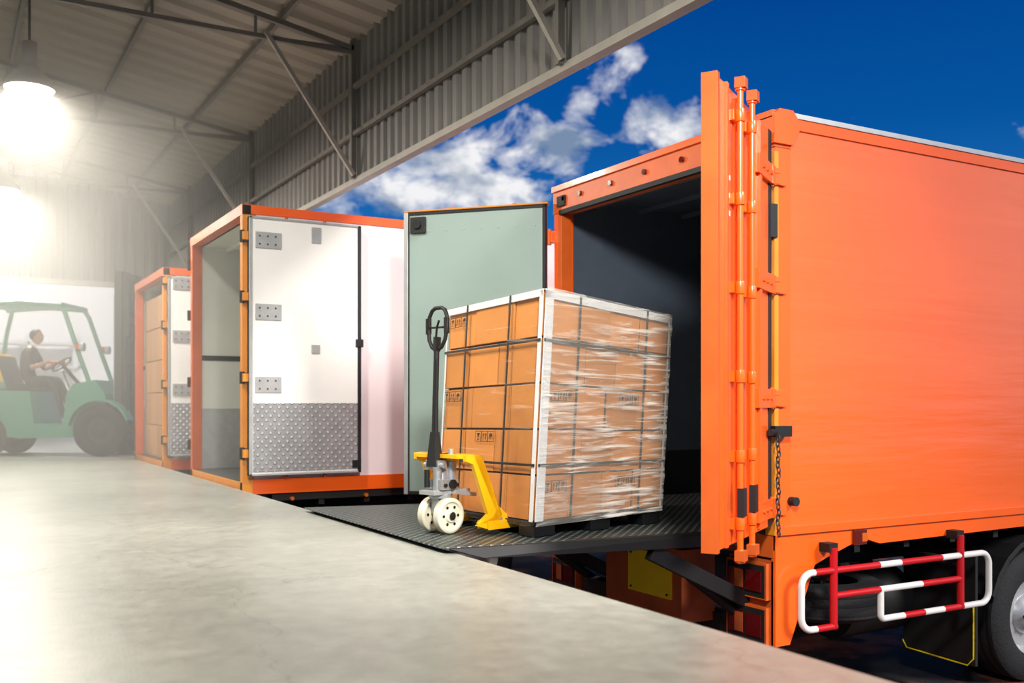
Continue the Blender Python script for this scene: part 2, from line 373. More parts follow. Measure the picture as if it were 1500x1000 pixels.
b.box(X0-.03,X0+.02,Y0-.01,Y1+.01,ZT-.03,ZT+.02,ORANGE)
b.box(X0-.02,X0+.02,Y0+.1,Y1-.1,ZT-.24,ZT-.2,BLACK)
b.prism([(X0-.03,Y0-.03,ZT-.2),(X0-.03,Y0-.03,ZT-.02),(X0+.02,Y0-.03,ZT+.03),(X0+.14,Y0-.03,ZT+.03),(X0+.22,Y0-.03,ZT-.06),(X0+.14,Y0-.03,ZT-.2)],(0,.14,0),ORANGE)
for y in (5.7,6.15,6.6,7.05,7.3):
    b.cyl((X0-.03,y,ZT-.11),(X0-.01,y,ZT-.11),.022,REDLENS if y<7.2 else BLACK,12)
b.box(X0-.03,X0+.02,7.28,7.4,ZT-.17,ZT-.08,BLACK)
b.box(X0-.005,X0+.16,Y0+.01,Y1-.01,-.17,-.022,ORFRAME)
b.box(X0+.02,X1,Y0-.03,Y0+.04,-.02,.035,ORANGE)
b.prism([(X0,Y0-.01,-.02),(X0+2.0,Y0-.01,-.02),(X1,Y0-.01,-.02),(X1,Y0-.01,-.12),(X0+2.9,Y0-.01,-.12),(X0+1.0,Y0-.01,-.14),(X0+.86,Y0-.01,-.1),(X0+.7,Y0-.01,-.13),(X0+.5,Y0-.01,-.19),(X0+.36,Y0-.01,-.24),(X0+.13,Y0-.01,-.75),(X0,Y0-.01,-.75)],(0,.04,0),ORANGE)
b.box(X0+.02,X1,Y1-.04,Y1+.02,-.12,.035,ORANGE)
for (ya,yb) in ((Y0+.03,Y0+.41),(Y1-.41,Y1-.03)):
    b.box(X0+.0,X0+.05,ya-.02,yb+.02,-.77,-.19,ORDARK)
    for z0,z1 in ((-.45,-.21),(-.75,-.5)):
        b.box(X0-.045,X0,ya,yb,z0,z1,ORFRAME); b.box(X0-.05,X0-.045,ya+.014,yb-.014,z0+.014,z1-.014,BLACK)
        b.box(X0-.062,X0-.05,ya+.035,yb-.2,z0+.05,z1-.05,REDLENS); b.box(X0-.062,X0-.05,yb-.18,yb-.035,z0+.05,z1-.05,REDLENS)
        b.box(X0-.066,X0-.062,yb-.18,yb-.1,z0+.06,z1-.06,ORDARK)
for y in (5.65,6.5): b.box(X0+.1,X1,y,y+.09,-.45,-.12,DARK)
for i in range(12): b.box(X0+.3+i*.52,X0+.36+i*.52,Y0+.06,Y1-.06,-.2,-.1,DARK)
b.box(X0-.02,X0+.1,Y0+.5,Y1-.5,-.78,-.62,DARK)
# tail-lift hydraulic unit with yellow plate
ty=5.36
b.prism([(4.42,ty,-.17),(4.42,ty,-.64),(4.46,ty,-.68),(4.72,ty,-.68),(4.72,ty,-.17)],(0,.9,0),ORDARK)
b.box(4.405,4.42,ty+.1,ty+.6,-.53,-.22,YPLATE)
for y in (.14,.56):
    for z in (-.25,-.50): b.cyl((4.395,ty+y,z),(4.405,ty+y,z),.008,DARK,8)
for y in (5.04,6.9):
    b.beam((4.95,y,-.6),(3.9,y,-.1),.06,.1,DARK); b.cyl((4.95,y+.08,-.75),(4.3,y+.08,-.3),.04,DARK,16); b.cyl((4.5,y+.08,-.44),(4.15,y+.08,-.18),.022,SILV,12)
for y in (4.98,5.3,7.0,7.3): wheel(b,(7.65,y,-.87),(0,-1,0),.53,.28,ALU)
b.cyl((7.65,5,-.87),(7.65,7.3,-.87),.08,DARK)
wheel(b,(10.6,5.0,-.87),(0,-1,0),.53,.28,ALU); wheel(b,(10.6,7.2,-.87),(0,-1,0),.53,.28,ALU)
wheel(b,(5.75,5.35,-.6),(0,0,1),.46,.26,DARK)
arc=[(7.65+.66*math.cos(math.radians(a)),-.87+.66*math.sin(math.radians(a))) for a in range(10,175,15)]
arc2=[(7.65+.62*math.cos(math.radians(a)),-.87+.62*math.sin(math.radians(a))) for a in range(10,175,15)]
for i in range(len(arc)-1):
    (xa,za),(xb,zb)=arc[i],arc[i+1]; (xc,zc),(xd,zd)=arc2[i],arc2[i+1]
    b.prism([(xa,4.8,za),(xb,4.8,zb),(xd,4.8,zd),(xc,4.8,zc)],(0,.7,0),BLACK)
b.box(6.88,6.91,4.84,5.5,-1.18,-.3,BLACK); b.tube([(6.87,5.5,-1.1),(6.87,5.46,-1.16),(6.87,4.9,-1.18),(6.87,4.85,-1.12),(6.87,4.85,-.7)],.006,YPLATE,8)
b.cyl((6.1,5.6,-.75),(6.8,5.6,-.75),.27,DARK,28)
b.box(8.5,9.9,4.9,5.5,-1.0,-.35,DARK)
b.box(X0+.72,X0+.84,Y0-.035,Y0-.01,-.13,-.03,REDLENS); b.box(X0+.79,X0+.84,Y0-.04,Y0-.01,-.11,-.05,AMBER)
b.cyl((X0+.14,Y0-.06,.2),(X0+.14,Y0,.2),.03,BLACK,16)
b.box(X0-.1,X0-.0,Y0-.03,Y0+.06,1.93,2.15,BLACK)
b.box(X0-.06,X0+.09,Y0-.07,Y0+.01,.63,.7,DARK)
b.cyl((X0-.06,Y0-.06,.66),(X0-.14,Y0-.1,.66),.022,DARK,12)
b.box(X0-.08,X0-.0,7.3,7.42,1.62,1.8,BLACK); b.cyl((X0-.08,7.36,1.66),(X0-.16,7.4,1.66),.05,BLACK,16)
HZ=(2.33,1.62,.88,.17)
for z in HZ:
    b.box(X0-.03,X0+.08,Y0-.03,Y0+.0,z-.055,z+.055,ORANGE)
    b.box(X0-.13,X0+.02,Y0-.035,Y0-.015,z-.05,z-.02,ORANGE); b.box(X0-.13,X0+.02,Y0-.035,Y0-.015,z+.02,z+.05,ORANGE)
    b.cyl((X0-.05,Y0-.02,z-.07),(X0-.05,Y0-.02,z+.07),.02,ORANGE,14)
    b.box(X0-.05,X0+.02,Y1-.02,Y1+.06,z-.05,z+.05,ORANGE); b.cyl((X0-.04,Y1+.03,z-.07),(X0-.04,Y1+.03,z+.07),.022,ORFRAME,14)
zc=.62;k=0
while zc>-.0:
    c=Vector((X0-.05,Y0-.085+.006*math.sin(k*1.7),zc)); pts=[]
    for a in range(10):
        t=2*math.pi*a/10; r=.013*math.cos(t); pts.append(c+(Vector((r,0,.024*math.sin(t))) if k%2 else Vector((0,r,.024*math.sin(t)))))
    b.tube(pts,.005,MASTC,6,closed=True); zc-=.034;k+=1
T1=b.build('orange_box_truck',.006)
def door(hinge,dr,nrm,L,z0,z1,fout,fin,fn=None):
    b=B(); dv=Vector((dr[0],dr[1],0)).normalized(); nv=Vector((nrm[0],nrm[1],0)).normalized()
    M=Matrix(((dv.x,nv.x,0,hinge[0]),(dv.y,nv.y,0,hinge[1]),(0,0,1,0),(0,0,0,1))); b.M=M
    b.box(0.02,L,.0,.035,z0,z1,fout); b.box(.05,L-.03,-.03,0,z0+.03,z1-.03,fin)
    for a in ((.02,.05,-.035,.03,z0,z1),(L-.03,L,-.035,.03,z0,z1),(.02,L,-.035,.03,z0,z0+.03),(.02,L,-.035,.03,z1-.03,z1)): b.box(*a,BLACK)
    if fn: fn(b,L,z0,z1)
    return b
def rdetail(b,L,z0,z1):
    b.box(L-.03,L+.015,-.04,.05,z0-.01,z1+.01,ORFRAME)
    b.box(L-.2,L-.16,.03,.055,z0,z1,ORFRAME)
    for s in (.32,.52,.83):
        b.box(s,s+.05,.03,.055,z0+.02,z1-.02,ORANGE)
    b.box(0.0,.08,-.03,.04,z0,z1,BLACK)
    for s in (.7,.97):
        b.cyl((s,.085,z0-.09),(s,.085,z1+.05),.018,ORANGE,14)
        for z in (z0-.09,z1-.0):
            b.box(s-.035,s+.035,.06,.12,z,z+.06,ORFRAME); b.lathe((s,.085,z-.02),(0,0,1),[(0,.001),(.01,.03),(.05,.025),(.085,.02),(.09,.001)],ORANGE,12)
        for z in (z0+.12,z0+.5,1.0,1.5,2.0,z1-.15):
            b.box(s-.045,s+.045,.03,.06,z-.03,z+.03,ORANGE); b.lathe((s,.085,z-.035),(0,0,1),[(0,.02),(0,.027),(.07,.027),(.07,.02)],ORANGE,14)
        b.box(s-.03,s+.03,.075,.115,z0+.16,z0+.32,BLACK)
    for z in HZ:
        b.box(.06,.42,.035,.06,z-.06,z+.06,ORANGE)
        for q in (.1,.2,.3): b.cyl((q,.06,z),(q,.07,z),.014,ORFRAME,8)
        b.box(-.03,.06,.02,.065,z-.06,z+.06,ORANGE)
    for z in (1.9,2.0,2.1): b.box(1.0,1.12,.035,.037,z,z+.03,WPAINT)
b=door((4.66,4.80),(-1.09,-.70),(.70,-1.09),1.295,.05,2.62,ORANGE,DOORIN,rdetail)
b.build('rear_door_right',.004,T1)
def ldetail(b,L,z0,z1):
    b.box(L-.02,L+.02,-.045,.045,z0,z1,ALU); b.box(0,L+.02,-.045,.04,z1,z1+.015,YELFRAME)
    b.box(L-.2,L-.05,-.06,-.03,z1-.2,z1-.05,BLACK); b.cyl((L-.12,-.06,z1-.12),(L-.12,-.08,z1-.12),.04,DARK,14)
    for i in range(7): b.cyl((.12+i*.17,-.03,z1-.18),(.12+i*.17,-.036,z1-.18),.008,GREY,8)
    for z in (.35,1.1,1.8): 
        for q in (.1,.2): b.cyl((q,-.03,z),(q,-.036,z),.008,GREY,8)
    for s in (.35,.95): b.cyl((s,.08,z0-.04),(s,.08,z1+.05),.016,ORANGE,12)
    for z in HZ: b.box(-.04,.35,.035,.06,z-.05,z+.05,ORANGE)
b=door((4.67,7.5),(-.67,.742),(.742,.67),1.37,0,2.62,ORANGE,DOORIN,ldetail)
b.build('rear_door_left',.004,T1)
# side guard
b=B(); gy=4.68
def stripe(path,seq,r=.023):
    P_=[Vector((p[0],gy,p[1])) for p in path]; tot=sum((P_[i+1]-P_[i]).length for i in range(len(P_)-1))
    def at(s):
        for i in range(len(P_)-1):
            l=(P_[i+1]-P_[i]).length
            if s<=l: return P_[i]+(P_[i+1]-P_[i])*(s/l)
            s-=l
        return P_[-1]
    n=len(seq)
    for k,m in enumerate(seq):
        s0=tot*k/n; s1=tot*(k+1)/n; mmax=max(2,int((s1-s0)/.012))
        b.tube([at(s0+(s1-s0)*j/mmax) for j in range(mmax+1)],r,m,12)
def rnd(cx,cz,r,a0,a1,n=8): return [(cx+r*math.cos(math.radians(a0+(a1-a0)*i/n)),cz+r*math.sin(math.radians(a0+(a1-a0)*i/n))) for i in range(n+1)]
zt_,zb_=-.27,-.645; xa,xb=4.86,6.81; q=.09
stripe([(5.18,zb_)]+rnd(xa+q,zb_+q,q,270,180)+rnd(xa+q,zt_-q,q,180,90)+[(5.16,zt_)],(RED,WPAINT,WPAINT,WPAINT,RED))
stripe([(5.16,zt_),(6.48,zt_)],(RED,RED,WPAINT,RED,RED,WPAINT))
stripe([(6.48,zt_)]+rnd(xb-q,zt_-q,q,90,0)+rnd(xb-q,zb_+q,q,0,-90)+[(6.5,zb_)],(WPAINT,WPAINT,WPAINT,WPAINT))
stripe([(6.5,zb_),(5.64,zb_),(5.62,zb_+.02),(5.62,-.44)],(RED,WPAINT,RED,WPAINT,WPAINT))
stripe([(5.17,-.44),(6.48,-.44)],(RED,RED,WPAINT,WPAINT,RED,RED))
for x in (5.16,6.48):
    b.cyl((x,gy,-.12),(x,gy,zb_),.026,RED,14); b.box(x-.03,x+.03,gy+.02,5.6,-.34,-.29,DARK)
    b.box(x-.04,x+.04,gy-.0,gy+.12,-.15,-.09,DARK)
b.build('side_guard_rail',0,T1)
# ---- tail lift platform
b=B()
zt0,zt1=.03,-.01
pl=[(2.44,5.06),(2.44,7.56),(4.68,7.42),(4.68,5.0)]
zz=[zt0,zt0,zt1,zt1]; th=[.008,.008,.06,.06]
b.hexa([(2.44,5.06,.022),(2.44,7.56,.022),(2.6,7.56,-.02),(2.6,5.06,-.02),(2.44,5.06,.03),(2.44,7.56,.03),(2.6,7.56,.0272),(2.6,5.06,.0272)],PLATE)
b.hexa([(2.6,5.06,-.02),(2.6,7.56,-.02),(4.68,7.42,-.07),(4.68,5.0,-.07),(2.6,5.06,.0272),(2.6,7.56,.0272),(4.68,7.42,-.01),(4.68,5.0,-.01)],PLATE)
b.hexa([(2.68,5.0,-.04),(4.68,4.97,-.1),(4.68,5.06,-.1),(2.68,5.06,-.04),(2.46,5.03,.026),(4.68,4.97,-.004),(4.68,5.06,-.004),(2.46,5.07,.026)],DARK)
b.hexa([(2.68,7.5,-.04),(4.68,7.4,-.1),(4.68,7.46,-.1),(2.68,7.56,-.04),(2.46,7.53,.026),(4.68,7.4,-.004),(4.68,7.46,-.004),(2.46,7.59,.026)],DARK)
for y in (5.6,6.2,6.8): b.box(2.9,4.68,y,y+.08,-.09,-.02,DARK)
b.build('tail_lift_platform',.003,T1)
# ------------------------------------------------------------------ wrapped pallet
N=Vector((3.176,5.21)); Lv=Vector((-.118,1.105)); Rv=Vector((1.265,.36)); R2=Vector((.8678,-.4967))
NL=Vector((-.995,-.106)); NR=Vector((.276,-.961)); Z0=.115
def P(u,v,w,off=0,offr=0):
    ztop=1.55-.05*v-.09*u
    q=N+Rv*u+Lv*v+R2*(w-.5)*.07+NL*off+NR*offr
    return Vector((q.x,q.y,Z0+(ztop-Z0)*w))
b=B()
us=([0,.25,.5,.75,1],[0,.32,.56,.82,1]); vs_=([0,.43,.74,1],[0,.28,.68,1])
i0=.018
b.hexa([P(i0,i0,0),P(1-i0,i0,0),P(1-i0,1-i0,0),P(i0,1-i0,0),P(i0,i0,.998),P(1-i0,i0,.998),P(1-i0,1-i0,.998),P(i0,1-i0,.998)],CARTIN)
for r in range(5):
    U=us[r%2];V=vs_[(r+1)%2]
    for i in range(len(U)-1):
        for j in range(len(V)-1):
            if 0<i<len(U)-2 and 0<j<len(V)-2: continue
            g=.0045; gw=.0045
            u0,u1,v0,v1=U[i]+g,U[i+1]-g,V[j]+g,V[j+1]-g; w0,w1=r*.2+gw,(r+1)*.2-gw
            jo=random.uniform(-.01,.005); jr=random.uniform(-.01,.005)
            b.hexa([P(u0,v0,w0,jo,jr),P(u1,v0,w0,jo,jr),P(u1,v1,w0,jo,jr),P(u0,v1,w0,jo,jr),P(u0,v0,w1,jo,jr),P(u1,v0,w1,jo,jr),P(u1,v1,w1,jo,jr),P(u0,v1,w1,jo,jr)],CARTON)
def faceP(face,a,w,off):
    return P(0,a,w,off,0) if face=='L' else P(a,0,w,0,off)
def strip(face,a0,a1,w0,w1,off,m,thick=.004,n=1):
    for k in range(n):
        aa=a0+(a1-a0)*k/n; ab=a0+(a1-a0)*(k+1)/n
        q=[faceP(face,aa,w0,off),faceP(face,ab,w0,off),faceP(face,ab,w1,off),faceP(face,aa,w1,off)]
        q2=[faceP(face,aa,w0,off+thick),faceP(face,ab,w0,off+thick),faceP(face,ab,w1,off+thick),faceP(face,aa,w1,off+thick)]
        b.hexa(q+q2,m)
def glyphs(face,a,w,flip=1):
    s=.036/ (1.1 if face=='L' else 1.33)
    sw=.036/1.43
    def quad(pts,m=INK):
        b.add([faceP(face,a+x*s*flip,w+y*sw,.0075) for x,y in pts],[tuple(range(len(pts)))],m)
    for k in range(3):
        o=k*2.0
        for e in ((o-1,-1,o+1,-.9),(o-1,.9,o+1,1),(o-1,-1,o-.9,1),(o+.9,-1,o+1,1)): quad([(e[0],e[1]),(e[2],e[1]),(e[2],e[3]),(e[0],e[3])])
        if k==0: quad([(o-.5,.6),(o+.5,.6),(o+.12,-.1),(o-.12,-.1)]); quad([(o-.06,-.1),(o+.06,-.1),(o+.06,-.6),(o-.06,-.6)]); quad([(o-.35,-.7),(o+.35,-.7),(o+.35,-.58),(o-.35,-.58)])
        elif k==1:
            for dx in (-.4,.4): quad([(o+dx-.28,.1),(o+dx+.28,.1),(o+dx,.7)]); quad([(o+dx-.08,-.6),(o+dx+.08,-.6),(o+dx+.08,.1),(o+dx-.08,.1)])
        else: quad([(o-.6,0),(o+.6,0),(o+.4,.45),(o,.65),(o-.4,.45)]); quad([(o-.05,-.6),(o+.05,-.6),(o+.05,.1),(o-.05,.1)])
for f,a,w in (('L',.93,.93),('L',.96,.56),('L',.58,.365),('R',.1,.55),('R',.62,.55),('R',.08,.15),('R',.62,.15)):
    glyphs(f,a,w,-1 if f=='L' else 1)
strip('L',0,.035,0,1,.006,EDGE); strip('R',0,.06,0,1,.006,EDGE)
strip('R',.985,1.0,0,1,.006,EDGE); strip('L',.985,1.0,0,1,.006,EDGE)
strip('L',0,1,.972,1.004,.006,EDGE,n=4); strip('R',0,1,.965,1.004,.006,EDGE,n=4)
b.hexa([P(0,0,1.0),P(1,0,1.0),P(1,1,1.0),P(0,1,1.0),P(0,0,1.004),P(1,0,1.004),P(1,1,1.004),P(0,1,1.004)],EDGE)
for a in (.31,.76): strip('L',a-.008,a+.008,-.005,1.006,.012,STRAP)
for a in (.25,.79): strip('R',a-.007,a+.007,-.005,1.006,.012,STRAP)
for w in (.785,.245):
    strip('L',0,1,w-.006,w+.006,.014,STRAP,n=3); strip('R',0,1,w-.006,w+.006,.014,STRAP,n=3)
def film(face,m,off):
    nu,nw=26,40;vs=[];fs=[]
    for i in range(nu+1):
        for j in range(nw+1):
            a=i/nu;w=-.02+1.03*j/nw
            e=off+.003*math.sin(w*57+a*5)+.002*math.sin(w*31-a*9)
            vs.append(faceP(face,a,w,e))
    for i in range(nu):
        for j in range(nw): k=i*(nw+1)+j; fs.append((k,k+nw+1,k+nw+2,k+1))
    b.add(vs,fs,m,True)
film('R',WRAPR,.024); film('L',WRAPL,.024)
b.add([P(1,0,0,0,.02),P(1,1,0),P(1,1,1),P(1,0,1,0,.02)],[(0,1,2,3)],WRAPR)
def PB(u,v,z): q=N+Rv*u+Lv*v-R2*.035; return Vector((q.x,q.y,z))
def pbox(u0,u1,v0,v1,z0,z1,m): b.hexa([PB(u0,v0,z0),PB(u1,v0,z0),PB(u1,v1,z0),PB(u0,v1,z0),PB(u0,v0,z1),PB(u1,v0,z1),PB(u1,v1,z1),PB(u0,v1,z1)],m)
pbox(-.005,1.005,-.005,1.005,.092,.114,PLASTIC)
for u in (.0,.42,.85):
    for v in (.0,.43,.85):
        pbox(u,u+.15,v,v+.14,.021-.023*u,.095,PLASTIC)
b.build('stretch_wrapped_carton_pallet',.002)
# ------------------------------------------------------------------ pallet jack
b=B(); ang=math.atan2(.276,.961)
b.M=Matrix.Translation((2.735,5.69,.028))@Matrix.Rotation(ang,4,'Z')
for y in (-.075,.075):
    b.lathe((0,y,.112),(0,-1,0),[(-.028,.05),(-.03,.1),(-.022,.112),(.022,.112),(.03,.1),(.03,.088),(.018,.08),(.018,.045),(.03,.04),(.03,.018)],CREAM,40)
    b.lathe((0,y,.112),(0,-1,0),[(.031,.018),(.04,.026),(.04,.001)],DARK,20)
    b.lathe((0,y,.112),(0,-1,0),[(-.031,.018),(-.031,.05),(-.03,.05)],CREAM,20)
    for k in range(6):
        t=k*math.pi/3; c=(.06*math.cos(t),y-.02,.112+.06*math.sin(t)); b.cyl(c,(c[0],c[1]-.004,c[2]),.009,DARK,8)
b.cyl((0,-.11,.112),(0,.11,.112),.014,SILV,12)
b.box(-.05,.05,-.035,.035,.12,.26,SILV)
b.lathe((0,0,.22),(0,0,1),[(0,.06),(0,.075),(.03,.075),(.03,.05),(.2,.05),(.2,.03)],SILV,24)
b.box(-.12,.19,-.07,.07,.245,.272,GREY)
b.prism([(.02,-.1,.25),(.22,-.1,.22),(.22,-.1,.245),(.04,-.1,.275)],(0,.03,0),GREY)
b.box(-.07,.075,-.085,.06,.275,.34,SILV); b.cyl((-.055,-.03,.27),(-.055,-.03,.42),.03,SILV,18); b.cyl((.05,-.04,.27),(.05,-.04,.45),.036,SILV,18)
b.cyl((-.09,.03,.29),(-.09,.03,.40),.018,DARK,12); b.cyl((.05,-.04,.45),(.05,-.04,.53),.02,ALU,14)
b.box(-.075,.0,-.06,.06,.4,.46,SILV); b.cyl((-.05,-.09,.43),(-.05,.09,.43),.018,SILV,14); b.cyl((.02,-.09,.31),(.02,-.1,.31),.03,DARK,14)
for q in ((-.04,.305),(.055,.305)): b.cyl((q[0],-.086,q[1]),(q[0],-.098,q[1]),.012,DARK,10)
b.hexa([(-.085,-.045,.42),(-.015,-.045,.42),(-.015,.045,.42),(-.085,.045,.42),(-.07,-.022,.64),(-.03,-.022,.64),(-.03,.022,.64),(-.07,.022,.64)],BLACK)
b.tube([(-.05,0,.58),(-.045,0,.85),(-.035,0,1.16)],[.022,.019,.018],BLACK,14)
b.cyl((-.075,-.03,.6),(-.06,-.03,1.1),.004,DARK,6)
hl=[];
for (y,z) in ((0,1.155),(-.045,1.175),(-.075,1.22),(-.088,1.3),(-.083,1.37),(-.06,1.41),(-.03,1.425),(.03,1.425),(.06,1.41),(.083,1.37),(.088,1.3),(.075,1.22),(.045,1.175)): hl.append((-.035+(z-1.15)*.06,y,z))
b.tube(hl,.013,BLACK,12,closed=True)
b.beam((-.035,0,1.15),(-.03,0,1.24),.03,.04,BLACK); b.tube([(-.045,0,1.2),(-.05,-.02,1.3),(-.055,-.045,1.34)],.007,DARK,8)
b.beam((-.028,-.08,1.3),(-.028,.08,1.3),.012,.012,BLACK); b.box(-.045,-.01,-.095,-.077,1.26,1.36,BLACK); b.box(-.045,-.01,.077,.095,1.26,1.36,BLACK)
b.box(-.04,.11,-.2,.2,.475,.5,YELLOW)
b.prism([(-.02,-.05,.5),(.11,-.05,.5),(.11,-.05,.44),(.05,-.05,.42)],(0,.1,0),YELLOW)
for s in (-1,1):
    y0=.2*s
    ya,yb=(min(y0,y0+.07*s),max(y0,y0+.07*s))
    b.prism([(-.03,ya,.5),(.1,ya,.5),(.28,ya,.115),(.28,ya,.07),(.08,ya,.07),(.16,ya,.12),(.03,ya,.44),(-.03,ya,.46)],(0,.03,0),YELLOW)
    b.prism([(.03,ya,.5),(.1,ya,.5),(.28,ya,.115),(.24,ya,.115)],(0,.07,0),YELLOW)
    fy0,fy1=(ya-.02,yb+.02)
    b.box(.15,1.3,fy0+.015,fy1-.015,.066,.078,YELLOW); b.box(.15,1.3,fy0,fy0+.015,.025,.078,YELLOW); b.box(.15,1.3,fy1-.015,fy1,.025,.078,YELLOW)
    b.prism([(.05,ya,.06),(.15,ya,.03),(.32,ya,.03),(.34,ya,.1),(.25,ya,.17),(.2,ya,.1)],(0,.012,0),YELLOW)
    for x in (1.12,1.21): b.cyl((x,fy0+.02,.04),(x,fy1-.02,.04),.038,CREAM,20)
    b.cyl((.27,ya-.005,.08),(.27,ya+.075,.08),.014,SILV,12)
b.build('hand_pallet_truck',.003)
# ------------------------------------------------------------------ truck 2 & 3
def whitetruck(y0,y1,zt,L,side):
    x0=2.56; zf=.06
    b=body(x0,y0,y1,zf,zt,L,side,INWHITE,GREY,ORANGE,ORFRAME,.72)
    x1=x0+L
    b.box(x0-.005,x0+.11,y0-.01,y0+.08,-.05,zt,YELFRAME); b.box(x0-.005,x0+.11,y1-.08,y1+.01,-.05,zt,ORFRAME)
    b.box(x0-.01,x0+.13,y0-.01,y1+.01,zt-.1,zt+.005,ORFRAME); b.box(x0-.005,x0+.12,y0,y1,-.04,zf-.001,YELFRAME)
    b.box(x0+.1,x1,y0-.015,y0+.02,-.06,.09,ORANGE)
    b.box(x0+.1,x1,y0+.05,y0+.058,zf+1.35,zf+1.4,DARK); b.box(x0+.1,x1,y1-.066,y1-.05,zf+1.3,zf+1.36,DARK)
    for z in (.35,1.1,1.9,2.5):
        b.cyl((x0-.015,y0-.03,z-.06),(x0-.015,y0-.03,z+.06),.025,DARK,12); b.box(x0-.02,x0+.08,y0-.02,y0,z-.05,z+.05,DARK)
        b.cyl((x0-.015,y1+.03,z-.06),(x0-.015,y1+.03,z+.06),.025,DARK,12)
    for y in (y0+.6,y1-.7): b.box(x0+.1,x1,y,y+.1,-.45,-.1,DARK)
    b.box(x0+.0,x1,y0+.12,y1-.12,-.16,-.045,DARK)
    b.box(x0+.3,x1-.2,y0+.02,y0+.09,-.14,-.06,DARK)
    for i in range(12): b.box(x0+.3+i*.5,x0+.36+i*.5,y0+.05,y1-.05,-.2,-.1,DARK)
    for x in (x0+2.6,x1-.7):
        for y in (y0+.16,y1-.16): wheel(b,(x,y,-.88),(0,-1,0),.52,.3)
    b.box(x0+.35,x0+1.5,y0+.1,y0+.16,-.75,-.3,DARK)
    for x in (x0+.5,x0+1.3): b.cyl((x,y0-.02,-.12),(x,y0+.03,-.12),.02,AMBER,12)
    T=b.build('white_box_truck',.005)
    b=B(); dl=(y1-y0)/2-.02; ya=y0-.13; yb=y0-.06; xa=x0+.03; xb=xa+dl; z0,z1=.13,zt-.13
    b.box(xa,xb,ya+.01,yb,z0,z1,WHITE); b.box(xa+.04,xb-.04,ya,ya+.012,z0+.04,z1-.04,WHITE)
    for a in ((xa,xa+.03,z0,z1),(xb-.035,xb,z0,z1),(xa,xb,z0,z0+.02),(xa,xb,z1-.02,z1)): b.box(a[0],a[1],ya-.006,yb+.004,a[2],a[3],GREY if a[0]==xa else DARK)
    b.box(xa+.04,xb-.04,ya-.006,ya,z0+.04,z0+.72,TREADW)
    for z in (z0+.9,z0+1.62,z0+2.33):
        if z<z1-.05:
            b.box(xa+.06,xa+.32,ya-.012,ya,z-.08,z+.08,GREY)
            for q in (.1,.18,.26): b.cyl((xa+q,ya-.012,z+.04),(xa+q,ya-.018,z+.04),.009,MASTC,8); b.cyl((xa+q,ya-.012,z-.04),(xa+q,ya-.018,z-.04),.009,MASTC,8)
    b.box(xa+.63,xa+.73,ya-.012,ya,z1-.22,z1-.06,GREY); b.box(xa+.63,xa+.72,ya-.012,ya,z0+1.22,z0+1.31,GREY)
    b.box(xb-.1,xb-.02,ya-.02,ya,z0+.05,z0+.13,DARK); b.box(xb-.06,xb+.02,ya-.02,ya+.02,z0+1.3,z0+1.38,DARK)
    for z in (.35,1.1,1.9,2.5): b.box(x0-.02,xa+.02,y0-.1,y0-.02,z-.04,z+.04,YELFRAME)
    for s in (xa+.4,xa+.8): b.cyl((s,yb+.02,z0-.04),(s,yb+.02,z1+.04),.015,ORFRAME,10)
    b.build('rear_door',.004,T)
whitetruck(9.85,12.22,2.82,7.0,PINKW)
whitetruck(13.95,16.25,2.68,6.0,WHITE)
b=B()
for i in range(2):
    for j in range(4):
        for k in range(5):
            x=2.68+i*.62;y=14.06+j*.52;z=.062+k*.47
            b.box(x,x+.6,y,y+.505,z,z+.46,CARTONB)
b.build('carton_stack',.004)
# ------------------------------------------------------------------ forklift
O=Vector((2.42,17.52,0)); fang=math.atan2(-.4967,.8678)
FM=Matrix.Translation(O)@Matrix.Rotation(fang,4,'Z')
b=B(); b.M=FM
prof=[(-2.3,.38),(-2.5,.6),(-2.52,1.0),(-2.35,1.28),(-1.95,1.32),(-1.8,1.06),(-1.15,1.04),(-1.08,.52),(-.62,.5),(-.56,1.0),(-.45,1.16),(-.1,1.22),(.06,1.0),(.1,.5),(-.1,.3),(-1.3,.28)]
b.prism([(x,-.5,z) for x,z in prof],(0,1.0,0),GREEN)
b.box(-1.75,-1.2,-.46,.46,1.03,1.08,DARK)
for s in (-1,1):
    wheel(b,(0,s*.5,.41),(0,s,0),.41,.26,MASTC); wheel(b,(-1.85,s*.46,.33),(0,s,0),.33,.22,MASTC)
    for a in range(20,170,15):
        p=(.49*math.cos(math.radians(a)),.41+.49*math.sin(math.radians(a)));q=(.49*math.cos(math.radians(a+15)),.41+.49*math.sin(math.radians(a+15)))
        b.beam((p[0],s*.5,p[1]),(q[0],s*.5,q[1]),.28,.03,GREEN)
    b.tube([(-.16,s*.46,1.05),(-.36,s*.46,1.6),(-.6,s*.45,2.3),(-.68,s*.44,2.42)],.035,GREEN,10)
    b.tube([(-2.1,s*.44,1.28),(-2.0,s*.44,2.0),(-1.9,s*.44,2.42)],.035,GREEN,10)
    b.tube([(-.64,s*.46,2.42),(-1.3,s*.46,2.47),(-2.0,s*.46,2.42)],.04,GREEN,10)
    b.cyl((-.33,s*.5,1.75),(-.27,s*.5,1.75),.07,ALU,16); b.cyl((-.4,s*.5,1.75),(-.33,s*.5,1.75),.06,AMBER,12)
for i in range(9): x=-.68-i*.16; b.box(x-.03,x+.03,-.46,.46,2.42,2.47,GREEN)
mo=-.22
